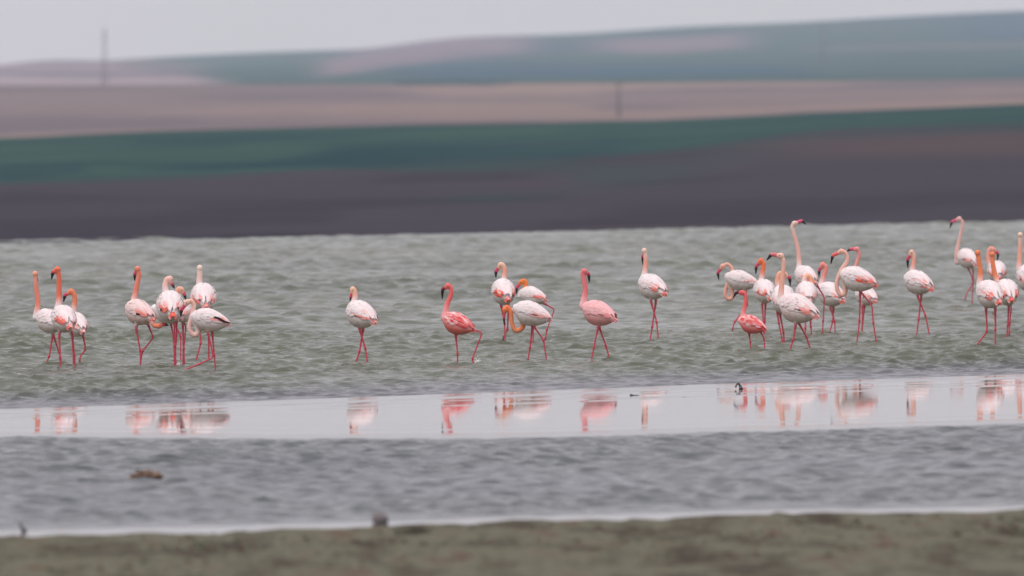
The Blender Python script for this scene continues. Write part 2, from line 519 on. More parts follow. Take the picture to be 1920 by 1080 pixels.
wob = (vnoise(PXg / 140, PY / 9, 61) - .5)
patch(np.array([.034, .078, .082]), smoothstep(.45, .7, vnoise(PXg / 420, PY / 22, 62)))
patch(mauve, smoothstep(90, 0, PXg - 330) * smoothstep(118, 124, PY - wob * 8) * 0.75 + smoothstep(160, 0, PXg - 200) * smoothstep(136, 120, PY) * 0.8)
patch(pale, smoothstep(150, 0, PXg - 330) * smoothstep(143, 148, PY + wob * 6 - (PXg - 200) * 0.012))
line = np.interp(PXg, [540, 640, 740, 850, 1000], [146, 132, 116, 98, 94])
patch(mauve, smoothstep(16, 0, np.abs(PY - line + 8 + wob * 8) - 9) * smoothstep(560, 640, PXg) * smoothstep(1060, 930, PXg) * 0.9)
patch(mauve, smoothstep(13, 0, np.abs(PY - 84 - wob * 14 + (PXg - 1250) * 0.05) - 5) * smoothstep(1040, 1200, PXg) * smoothstep(1460, 1330, PXg) * 0.85)
patch(mauve, smoothstep(10, 3, PY - E_SKYLINE[None]) * smoothstep(560, 760, PXg) * smoothstep(1000, 850, PXg))
patch(mauve, smoothstep(4, 0, np.abs(PY - 88 + (PXg - 1700) * 0.02) - 1.5) * smoothstep(1450, 1600, PXg) * 0.5)
patch(green, smoothstep(4, 0, np.abs(PY - np.interp(PXg, [900, 1200, 1920], [156, 152, 146])) - 4) * smoothstep(780, 1000, PXg) * 0.9)
patch(green, smoothstep(5, 0, np.abs(PY - np.interp(PXg, [200, 450], [118, 142])) - 2) * smoothstep(195, 240, PXg) * smoothstep(470, 420, PXg) * 0.5)
back = Vh[-1] + np.array([0, 500, -40.0])
Vh = np.concatenate([Vh, back[None]]); cc = np.concatenate([cc, cc[-1:]])
link('hills', mesh_np('hills', Vh.reshape(-1, 3), grid_faces(NR + 1, len(PXS)), colors=cc.reshape(-1, 3)), M_HILL, kind='structure')

# a darker sown strip in front of the hill foot
sp = np.linspace(740, 960, 40)
hh = 8 * np.sin(np.linspace(0, math.pi, 40)) ** 0.6
low = np.array([P(a, 164 + h, 2590 - 10 * h) for a, h in zip(sp, hh)]); top = np.array([P(a, 157 - 0.1 * h, 2598) for a, h in zip(sp, hh)])
Vs = np.stack([low, top]); Vs[:, :, 2] += 0.6
link('sown_strip', mesh_np('sown_strip', Vs.reshape(-1, 3), grid_faces(2, 40), colors=np.repeat(CROP_THICK[None], 80, 0)), M_CROPLAND, kind='structure')

# ------------------------------------------------------------------ tubes
def catmull(pts, n=10):
    pts = np.asarray(pts, float)
    P0 = np.vstack([2 * pts[0] - pts[1], pts, 2 * pts[-1] - pts[-2]])
    out = []
    for i in range(1, len(P0) - 2):
        a, b_, c, d = P0[i - 1], P0[i], P0[i + 1], P0[i + 2]
        for t_ in np.linspace(0, 1, n, endpoint=False):
            out.append(0.5 * ((2 * b_) + (c - a) * t_ + (2 * a - 5 * b_ + 4 * c - d) * t_ ** 2 + (3 * b_ - a - 3 * c + d) * t_ ** 3))
    out.append(pts[-1])
    return np.array(out)


def tube(path, radii, seg=10, flat=None):
    """Closed tapered tube; flat = (scale across, scale along up) optional."""
    path = np.asarray(path, float); n = len(path)
    T = np.gradient(path, axis=0); T /= np.linalg.norm(T, axis=1)[:, None] + 1e-12
    ref = np.array([0, 0, 1.0]) if abs(T[0, 2]) < 0.9 else np.array([0, 1.0, 0])
    N = np.zeros_like(path)
    v = ref - T[0] * ref.dot(T[0]); N[0] = v / np.linalg.norm(v)
    for i in range(1, n):
        v = N[i - 1] - T[i] * N[i - 1].dot(T[i]); N[i] = v / (np.linalg.norm(v) + 1e-12)
    Bn = np.cross(T, N)
    ang = np.linspace(0, 2 * math.pi, seg, endpoint=False)
    fa, fb = flat if flat else (1, 1)
    V = path[:, None] + (N[:, None] * np.cos(ang)[None, :, None] * fb + Bn[:, None] * np.sin(ang)[None, :, None] * fa) * np.asarray(radii)[:, None, None]
    V = V.reshape(-1, 3)
    F = []
    for i in range(n - 1):
        for j in range(seg):
            k = (j + 1) % seg
            F.append((i * seg + j, i * seg + k, (i + 1) * seg + k, (i + 1) * seg + j))
    a, b_ = len(V), len(V) + 1
    V = np.vstack([V, path[:1], path[-1:]])
    for j in range(seg):
        k = (j + 1) % seg
        F.append((a, k, j, j)); F.append((b_, (n - 1) * seg + j, (n - 1) * seg + k, (n - 1) * seg + k))
    return V, F


def join(parts):
    V, F, o = [], [], 0
    for v, f in parts:
        V.append(v); F += [tuple(i + o for i in q) for q in f]; o += len(v)
    return np.vstack(V), F


def clean_faces(F):
    return [tuple(dict.fromkeys(q)) for q in F]


def mesh_py(name, V, F, smooth=True, colors=None):
    me = bpy.data.meshes.new(name)
    me.from_pydata([tuple(v) for v in V], [], clean_faces(F))
    me.update()
    if smooth:
        me.polygons.foreach_set('use_smooth', np.ones(len(me.polygons), dtype=bool))
    if colors is not None:
        set_colors(me, colors)
    return me


# ------------------------------------------------------------------ poles and masts on the plain
def lattice_mast(name, base, h, w, label):
    root = link(name, None, label=label, category='mast')
    root.location = base
    col = np.array([.25, .24, .26])
    for sx_ in (-1, 1):
        for sy_ in (-1, 1):
            v, f = tube([(sx_ * w, sy_ * w, -1.0), (sx_ * w * .30, sy_ * w * .30, h)], [w * .16, w * .11], 6)
            link('leg', mesh_py('leg', v, f, colors=np.repeat(col[None], len(v), 0)), M_STEEL, root)
    parts = []
    nb = 9
    for i in range(nb):
        z0, z1 = h * i / nb, h * (i + 1) / nb
        w0, w1 = w * (1 - .7 * z0 / h), w * (1 - .7 * z1 / h)
        for s in (-1, 1):
            parts.append(tube([(-w0, s * w0, z0), (w1, s * w1, z1)], [w * .07] * 2, 5))
            parts.append(tube([(w0, s * w0, z0), (-w1, s * w1, z1)], [w * .07] * 2, 5))
            parts.append(tube([(s * w0, -w0, z0), (s * w1, w1, z1)], [w * .07] * 2, 5))
    v, f = join(parts)
    link('bracing', mesh_py('bracing', v, f, colors=np.repeat(col[None], len(v), 0)), M_STEEL, root)
    v, f = tube([(0, 0, h - .2), (0, 0, h * 1.10)], [w * .14, w * .08], 6)
    link('finial', mesh_py('finial', v, f, colors=np.repeat(col[None], len(v), 0)), M_STEEL, root)
    for k, zz in enumerate((0.80, 0.93)):
        v, f = tube([(-w * 1.1, 0, h * zz), (w * 1.1, 0, h * zz)], [w * .12] * 2, 6)
        link('crossarm', mesh_py('crossarm', v, f, colors=np.repeat(col[None], len(v), 0)), M_STEEL, root)


def utility_pole(name, base, h, r, label):
    root = link(name, None, label=label, category='pole')
    root.location = base
    col = np.array([.14, .125, .13])
    v, f = tube([(0, 0, -1.0), (0, 0, h * .5), (0, 0, h)], [r, r * .9, r * .75], 10)
    link('post', mesh_py('post', v, f, colors=np.repeat(col[None], len(v), 0)), M_STEEL, root)
    v, f = tube([(-r * 3, 0, h * .94), (r * 3, 0, h * .94)], [r * .4] * 2, 6)
    link('crossarm', mesh_py('crossarm', v, f, colors=np.repeat(col[None], len(v), 0)), M_STEEL, root)
    for k in (-2.6, 0, 2.6):
        v, f = tube([(r * k, 0, h * (.94 if k else .99)), (r * k, 0, h * (.94 if k else .99) + r * 1.6)], [r * .3, r * .2], 6)
        link('insulator', mesh_py('insulator', v, f, colors=np.repeat(np.array([[.25, .23, .22]]), len(v), 0)), M_STEEL, root)

p0 = P(196, 158, 2560)
lattice_mast('lattice_mast', p0, (158 - 56) / FPX * 2560, 0.62, 'grey lattice mast standing against the sky at left, tallest of the three poles')
p0 = P(1160, 229, 1650)
utility_pole('utility_pole', p0, (229 - 152) / FPX * 1650, 0.24, 'dark upright pole on the brown field behind the green crop')
p0 = P(1542, 128, 3300)
utility_pole('utility_pole', p0, (128 - 46) / FPX * 3300, 0.26, 'faint hazy pole on the blue-green hill at right')

# ------------------------------------------------------------------ flamingos
CROPS = {'A': (20, 470, 4.3205), 'B': (600, 470, 4.697), 'C': (880, 440, 4.155), 'D': (1320, 390, 3.725), 'E': (1660, 390, 3.723)}

# torso cross sections: x (breast +), centre z, half width, half height
SEC = np.array([
    (-0.335, -0.024, .012, .010), (-0.30, -0.022, .046, .036), (-0.24, -0.018, .090, .084), (-0.17, -0.012, .124, .132),
    (-0.09, -0.008, .145, .162), (0.00, -0.008, .154, .178), (0.08, -0.006, .148, .170), (0.15, 0.004, .122, .136),
    (0.205, 0.014, .086, .096), (0.245, 0.024, .048, .054), (0.262, 0.028, .012, .014)])
# hull the folded wing feathers lie on (longer behind)
HULL = np.array([
    (-0.43, -0.030, .012, .012), (-0.36, -0.012, .045, .034), (-0.28, 0.000, .084, .070), (-0.19, 0.002, .122, .115),
    (-0.09, 0.002, .147, .155), (0.00, 0.000, .159, .176), (0.08, -0.002, .154, .170), (0.15, 0.004, .127, .141), (0.22, 0.016, .08, .09)])


def sec_at(S, x):
    return [np.interp(x, S[:, 0], S[:, i]) for i in (1, 2, 3)]


def torso_mesh():
    xs = np.linspace(SEC[0, 0], SEC[-1, 0], 28)
    ang = np.linspace(0, 2 * math.pi, 24, endpoint=False)
    V, F = [], []
    for x in xs:
        zc, ry, rz = sec_at(SEC, x)
        for a in ang:
            V.append((x, ry * math.sin(a), zc + rz * math.cos(a)))
    n = len(ang)
    for i in range(len(xs) - 1):
        for j in range(n):
            k = (j + 1) % n
            F.append((i * n + j, (i + 1) * n + j, (i + 1) * n + k, i * n + k))
    a, b_ = len(V), len(V) + 1
    V += [(xs[0], 0, sec_at(SEC, xs[0])[0]), (xs[-1], 0, sec_at(SEC, xs[-1])[0])]
    for j in range(n):
        k = (j + 1) % n
        F.append((a, j, k, k)); F.append((b_, (len(xs) - 1) * n + k, (len(xs) - 1) * n + j, (len(xs) - 1) * n + j))
    return np.array(V), F

TORSO_V, TORSO_F = torso_mesh()


def feather(x0, a0, length, hw, side, lift0, lift1, da=0.0, droop=0.0, nu=6, point=1.0):
    """One contour feather lying on the wing hull; returns local verts, faces."""
    V, F = [], []
    us_ = np.linspace(0, 1, nu)
    for u in us_:
        x = x0 - length * u
        zc, ry, rz = sec_at(HULL, x)
        w = hw * (math.sin(math.pi * min(1, 0.30 + 0.70 * u)) ** 0.55 if u < 0.999 else 0.12 / point)
        if u < 0.25:
            w = hw * (0.55 + 1.6 * u)
        off = lift0 + (lift1 - lift0) * u
        for v in (-1, 0, 1):
            al = a0 + da * u + v * w / max(0.06, (ry + rz) / 2)
            o_ = off + (0.004 if v == 0 else 0.0)
            V.append((x, side * (ry + o_) * math.sin(al), zc + (rz + o_) * math.cos(al) - droop * u * u))
    for i in range(nu - 1):
        for j in range(2):
            q = (i * 3 + j, i * 3 + j + 1, i * 3 + j + 4, i * 3 + j + 3)
            F.append(q if side < 0 else q[::-1])
    return np.array(V), F


CORAL = np.array([0.90, 0.105, 0.050])
BLACK = np.array([0.012, 0.011, 0.012])
WHITE = np.array([0.87, 0.785, 0.775])


def make_wing(rng, side, cfg):
    parts, cols, black, bcols = [], [], [], []
    plume = cfg['plume']
    for r_i, x0 in enumerate(np.arange(0.185, -0.20, -0.05)):
        for c_i, adeg in enumerate(np.arange(8, 100, 12.5)):
            xx = x0 + rng.uniform(-.02, .02); ad = adeg + rng.uniform(-4, 4) + (6 if r_i % 2 else 0)
            if ad > 93 - 60 * max(0, xx - .08):
                continue
            L = rng.uniform(.085, .125) * (1.25 if xx < -.05 else 1.0) * (1.25 if ad < 40 and xx < 0.02 else 1.0)
            v, f = feather(xx, math.radians(ad), L, rng.uniform(.019, .027), side, .001, rng.uniform(.0055, .010), da=math.radians(rng.uniform(-4, 5)), droop=.012 if ad < 40 else 0.0)
            fl = rng.uniform(.93, 1.02)
            c = plume * rng.uniform(.92, 1.03) * np.array([1, fl, fl])
            # coral coverts show in a band along the lower wing and at its rear end
            band = smoothstep(56, 74, ad) * smoothstep(.01, -.06, xx) 
            rear = smoothstep(-.09, -.17, xx) * smoothstep(22, 50, ad)
            k = cfg['coral'] * max(band * (rng.random() < .58), rear * (rng.random() < .8)) * rng.uniform(.75, 1.0)
            if cfg['streak'] and rng.random() < .35:
                c = c * .45 + WHITE * .55
            if cfg['streak'] and rng.random() < cfg['streak']:
                k = max(k, rng.uniform(.5, 1.0))
            c = c * (1 - k) + cfg['coralc'] * k
            cv = np.repeat(c[None], len(v), 0)
            tip = np.repeat(np.linspace(0, 1, 6), 3)[:, None]
            cv = cv * (1 - .06 * (1 - tip)) * (1 - .03 * tip * np.array([0, 1, 1]))
            parts.append((v, f)); cols.append(cv)
    nb = cfg['black']
    for i in range(nb):
        ad = cfg['black_at'] + i * 3.2
        v, f = feather(-0.07 - .02 * i, math.radians(ad), min(.17, .07 + .022 * nb) * rng.uniform(.8, 1.1), .0085 + .0008 * nb, side, .002 * (nb > 4), .007 + .001 * i + .005 * (nb > 4), da=math.radians(-8), point=2)
        black.append((v, f)); bcols.append(np.repeat((BLACK * rng.uniform(.8, 1.6))[None], len(v), 0))
    V, F = join(parts); C = np.vstack(cols)
    BV, BF = join(black); BC = np.vstack(bcols)
    return (V, F, C), (BV, BF, BC)


def make_tail(rng, cfg):
    parts, cols = [], []
    for i in range(9):
        yy = (i - 4) / 4
        L = .15 - .035 * abs(yy)
        x0 = -.235
        V = []
        for u in np.linspace(0, 1, 5):
            w = .016 * (1 if u < .8 else .55)
            for v in (-1, 0, 1):
                V.append((x0 - L * u, yy * (.040 - .012 * u) + v * w, .030 - .05 * yy * yy - .05 * u + (.003 if v == 0 else 0) + .004 * (i % 2)))
        F = [(k * 3 + j, k * 3 + j + 3, k * 3 + j + 4, k * 3 + j + 1) for k in range(4) for j in range(2)]
        k = cfg['coral'] * rng.uniform(.55, 1.0)
        c = cfg['plume'] * (1 - k) + cfg['coralc'] * k
        parts.append((np.array(V), F)); cols.append(np.repeat(c[None], 15, 0))
    V, F = join(parts)
    return V, F, np.vstack(cols)


def icosphere(r, c):
    import bmesh
    bm = bmesh.new(); bmesh.ops.create_icosphere(bm, subdivisions=1, radius=r)
    V = np.array([v.co[:] for v in bm.verts]) + c; F = [tuple(v.index for v in f.verts) for f in bm.faces]
    bm.free()
    return V, F


WADING = []      # where legs pierce the lake surface
VOX = 0.0088
DEPS = bpy.context


def flamingo(name, crop, feet, bbox, phi, neck, bill, legs, label, pitch=13, bill_dz=0.0, head_dz=0.0,
             neckc=(240, 150, 125), headc=None, plumec=None, coral=0.8, coralc=None, streak=0.0, billc=(205, 70, 95),
             billtip=None, legc=(206, 68, 86), lesser=False, black_at=90, black=2, belly=None, neck_r=1.0, min_s=None, seed=0):
    ox, oy, sc_ = CROPS[crop]
    cv = lambda q: (ox + q[0] / sc_, oy + q[1] / sc_)
    rng = np.random.default_rng(seed + 100)
    d = float(depth_at(oy + feet / sc_ + 4.0))      # the wave in front hides the last few centimetres of leg
    s = FPX / d
    ph, pt = math.radians(phi), math.radians(pitch)
    # body size from its visible extent
    bw, bh = (bbox[2] - bbox[0]) / sc_ / s, (bbox[3] - bbox[1]) / sc_ / s
    w1 = 2 * math.hypot(.31 * math.cos(ph), .156 * math.sin(ph))
    h1 = 2 * math.hypot(.174 * math.cos(pt), .27 * math.sin(pt))
    k = float(np.clip(0.5 * (bw / w1 + bh / h1), 0.62, 1.12))
    bc = P(*cv(((bbox[0] + bbox[2]) / 2, (bbox[1] + bbox[3]) / 2)), d)
    # local -> world: x forward, y left, z up
    fwd = np.array([math.cos(ph) * math.cos(pt), math.sin(ph) * math.cos(pt), math.sin(pt)])
    left = np.array([-math.sin(ph), math.cos(ph), 0])
    up = np.cross(fwd, left)
    R = np.stack([fwd, left, up], 1)
    # the torso's silhouette centre lies a little behind its origin
    off = np.array([-0.035, 0, 0.0])
    loc = lambda L: bc + (np.asarray(L) - off) @ R.T * k
    root_loc = np.array([bc[0], d, 0.0])
    root = link(name, None, label=label, category='flamingo', group='flamingos wading in the lake')
    root.location = root_loc
    rl = lambda V: np.asarray(V) - root_loc

    plume = WHITE if plumec is None else srgb(*plumec)
    neck_col = srgb(*neckc); head_col = neck_col if headc is None else srgb(*headc)
    leg_col = srgb(*legc); cc_ = CORAL if coralc is None else srgb(*coralc)
    belly_col = plume * np.array([.84, .79, .74]) if belly is None else srgb(*belly)  # default belly: mostly underside shade put into the plumage colour, with some stain

    prims = []      # closed pieces of the one body surface
    prims.append((loc(TORSO_V), TORSO_F))
    # neck
    breast = loc((.215, 0, .018)); inner = loc((.11, 0, .0))
    bd = breast[1]
    npts = [P(*cv(q), bd + (head_dz * (i / max(1, len(neck) - 1)))) for i, q in enumerate(neck[:-1])]
    head = P(*cv(neck[-1]), bd + head_dz)
    path = catmull([inner, breast] + npts + [head], 9)
    seglen = np.r_[0, np.cumsum(np.linalg.norm(np.diff(path, axis=0), axis=1))]
    tn = seglen / seglen[-1]
    L0 = np.linalg.norm(breast - inner)
    rad = np.interp(seglen - L0, [-L0, 0, .10, .25, .5, 1.0], [.080, .066, .045, .036, .031, .028]) * neck_r * (0.55 + .45 * k)
    prims.append(tube(path, rad, 12))
    # head
    b_pts = [P(*cv(q), bd + head_dz + bill_dz * f_) for q, f_ in zip(bill, (0.62, 1.0))]
    hdir = b_pts[0] - head; hdir /= np.linalg.norm(hdir) + 1e-9
    hk = (0.6 + .4 * k)
    hp = [head - hdir * .046 * hk, head - hdir * .036 * hk, head - hdir * .018 * hk, head, head + hdir * .022 * hk, head + hdir * .042 * hk, head + hdir * .060 * hk]
    prims.append(tube(hp, np.array([.010, .030, .041, .043, .038, .029, .020]) * hk, 14, flat=(.92, 1.0)))
    # legs
    leg_pts = []
    for i, lg in enumerate(legs):
        raised = False
        if lg[-1] == 'raised':
            raised = True; lg = lg[:-1]
        lat = (-1 if i == 0 else 1) * .045
        w_ = [P(*cv(q), d + lat) for q in lg]
        hip = w_[0] + (bc + np.array([0, lat, 0]) - w_[0]) * 0.38
        path_l = [hip] + w_
        if not raised:
            dv = w_[-1] - w_[-2]; dv /= np.linalg.norm(dv)
            ext = (0.16 + max(0, w_[-1][2])) / max(.25, -dv[2])
            path_l.append(w_[-1] + dv * min(ext, .5))
        pl, rr_ = [], []
        nj = len(w_)
        ank = nj - 2 if nj >= 3 else None      # the joint above the foot is the ankle knob
        for j in range(len(path_l) - 1):
            n_ = 9
            for t_ in np.linspace(0, 1, n_, endpoint=False):
                pl.append(path_l[j] * (1 - t_) + path_l[j + 1] * t_)
                r0 = np.interp(j + t_, [0, 1, 1.35, 2.2], [.040, .022, .0142, .0125])
                if ank is not None:
                    dist_j = np.linalg.norm(pl[-1] - w_[ank])
                    r0 = max(r0, .0205 * math.exp(-(dist_j / .032) ** 2))
                rr_.append(r0 * (0.6 + .4 * k))
        pl.append(path_l[-1]); rr_.append(.0125)
        pl, rr_ = np.array(pl), np.array(rr_)
        # round the corners a little
        for _ in range(2):
            pl[1:-1] = pl[1:-1] * .5 + (pl[:-2] + pl[2:]) * .25
        prims.append(tube(pl, rr_, 8))
        if not raised:
            cr = np.argmin(np.abs(pl[:, 2])); WADING.append(pl[cr, :2])
        leg_pts.append((pl, rr_))
        if raised:    # folded webbed foot hanging from the lifted leg
            fdir = np.array([0.25 * math.cos(ph), 0.1, -1.0]); fdir /= np.linalg.norm(fdir)
            fp = np.array([pl[-1] + fdir * q for q in (-.015, .015, .045, .075, .095)])
            prims.append(tube(fp, [.012, .022, .030, .022, .008], 8, flat=(.5, 1.0)))
            leg_pts.append((fp, np.array([.012, .022, .028, .02, .01])))
    V, F = join(prims)
    tmp = bpy.data.meshes.new('tmp'); tmp.from_pydata([tuple(v) for v in rl(V)], [], clean_faces(F)); tmp.update()
    ob = bpy.data.objects.new('tmp', tmp); COL.objects.link(ob)
    md = ob.modifiers.new('r', 'REMESH'); md.mode = 'VOXEL'; md.voxel_size = VOX; md.adaptivity = 0.0
    ms = ob.modifiers.new('s', 'SMOOTH'); ms.factor = 0.5; ms.iterations = 2
    dg = bpy.context.evaluated_depsgraph_get()
    me = bpy.data.meshes.new_from_object(ob.evaluated_get(dg), depsgraph=dg)
    bpy.data.objects.remove(ob); bpy.data.meshes.remove(tmp)
    me.name = 'body'
    nv = len(me.vertices)
    co = np.empty(nv * 3, np.float32); me.vertices.foreach_get('co', co); co = co.reshape(-1, 3) + root_loc
    # colour of the skin or plumage by which piece each point belongs to
    def dist_to(pts, rads):
        D = np.linalg.norm(co[:, None] - pts[None], axis=2) - rads[None]
        i_ = D.argmin(1)
        return D[np.arange(nv), i_], i_
    dneck, ineck = dist_to(path, rad)
    dhead, _ = dist_to(np.array(hp), np.array([.010, .030, .041, .043, .038, .029, .020]) * hk)
    q = (co - bc) / k @ R + off
    zc = np.interp(q[:, 0], SEC[:, 0], SEC[:, 1]); ry = np.interp(q[:, 0], SEC[:, 0], SEC[:, 2]); rz = np.interp(q[:, 0], SEC[:, 0], SEC[:, 3])
    el = np.sqrt((q[:, 1] / ry) ** 2 + ((q[:, 2] - zc) / rz) ** 2)
    dbody = (el - 1) * np.minimum(ry, rz) * k
    out_x = np.maximum(np.maximum(q[:, 0] - SEC[-1, 0], SEC[0, 0] - q[:, 0]), 0)
    dbody = np.maximum(dbody, out_x)
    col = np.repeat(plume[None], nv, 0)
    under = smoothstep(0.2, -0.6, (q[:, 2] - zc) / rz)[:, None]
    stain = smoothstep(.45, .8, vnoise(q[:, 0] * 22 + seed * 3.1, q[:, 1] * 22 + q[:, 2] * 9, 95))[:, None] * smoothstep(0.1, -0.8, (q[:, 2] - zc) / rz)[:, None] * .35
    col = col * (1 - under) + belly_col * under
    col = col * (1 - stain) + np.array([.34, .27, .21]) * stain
    nfade = smoothstep(.06, .26, seglen[ineck] - L0)[:, None]
    nc_ = plume * (1 - nfade) + neck_col * nfade
    hfade = smoothstep(.72, .97, tn[ineck])[:, None]
    nc_ = nc_ * (1 - hfade) + head_col * hfade
    is_neck = smoothstep(.012, -.012, dneck - dbody)[:, None]
    col = col * (1 - is_neck) + nc_ * is_neck
    is_head = smoothstep(.006, -.006, dhead - np.minimum(dneck, dbody))[:, None]
    col = col * (1 - is_head) + head_col * is_head
    best = np.minimum(np.minimum(dneck, dbody), dhead)
    legmask = np.zeros(nv); bestleg = np.full(nv, 9.0)
    for pl, rr_ in leg_pts:
        dl, il = dist_to(pl, rr_)
        th = smoothstep(3.0, 11.0, il.astype(float)) if len(pl) > 8 else np.ones(nv)   # feathered thigh above
        m_ = (smoothstep(.008, -.004, dl - best) * th) if len(pl) > 8 else smoothstep(.002, -.002, dl - np.minimum(best, bestleg))
        bestleg = np.minimum(bestleg, dl)
        lc = leg_col * 1.0
        if len(pl) <= 8:
            lc = np.array([.05, .035, .035])
        col = col * (1 - m_[:, None]) + lc * m_[:, None]
        legmask = np.maximum(legmask, m_)
    col *= rng.uniform(.97, 1.02)
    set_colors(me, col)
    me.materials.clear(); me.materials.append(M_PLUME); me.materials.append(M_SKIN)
    npoly = len(me.polygons)
    ls = np.empty(npoly, np.int32); me.polygons.foreach_get('loop_start', ls)
    lv = np.empty(len(me.loops), np.int32); me.loops.foreach_get('vertex_index', lv)
    me.polygons.foreach_set('material_index', (legmask[lv[ls]] > .5).astype(np.int32))
    me.polygons.foreach_set('use_smooth', np.ones(npoly, dtype=bool))
    link('body', me, None, root)
    # bill: kinked, black beyond the bend
    start = head + hdir * .030 * hk
    bp = catmull([start, (start + b_pts[0]) / 2 + np.array([0, 0, .006]), b_pts[0], b_pts[1]], 8)
    tb = np.linspace(0, 1, len(bp))
    br = np.interp(tb, [0, .3, .55, .75, .92, 1], [.028, .0255, .0265, .022, .011, .003]) * hk
    v, f = tube(bp, br, 10, flat=(.72, 1.0))
    tv = np.r_[np.repeat(tb, 10), 0, 1]
    bcol, tcol = srgb(*billc), BLACK if billtip is None else srgb(*billtip)
    m_ = smoothstep(.64, .72, tv)[:, None]
    link('bill', mesh_py('bill', rl(v), f, colors=bcol * (1 - m_) + tcol * m_), M_BILL, root)
    # eyes
    side_v = np.cross(hdir, np.array([0, 0, 1.0])); side_v /= np.linalg.norm(side_v) + 1e-9
    for sg in (-1, 1):
        v, f = icosphere(.0085 * hk, head + side_v * sg * .036 * hk + hdir * .018 * hk + np.array([0, 0, .012]))
        link('eye', mesh_py('eye', rl(v), f, colors=np.repeat(np.array([[.25, .16, .03]]), len(v), 0)), M_EYE, root)
    # folded wings and tail
    cfg = dict(plume=plume, coral=coral, coralc=cc_, streak=streak, black_at=black_at, black=black)
    for sg in (-1, 1):
        (wv, wf, wc), (bv, bf, bcl) = make_wing(rng, sg, cfg)
        w = link('wing', mesh_py('wing', rl(loc(wv)), wf, colors=wc), M_PLUME, root)
        link('flight_feathers', mesh_py('flight_feathers', rl(loc(bv)), bf, colors=bcl), M_PLUME, w)
    tv_, tf, tc_ = make_tail(rng, cfg)
    link('tail', mesh_py('tail', rl(loc(tv_)), tf, colors=tc_), M_PLUME, root)
    return root

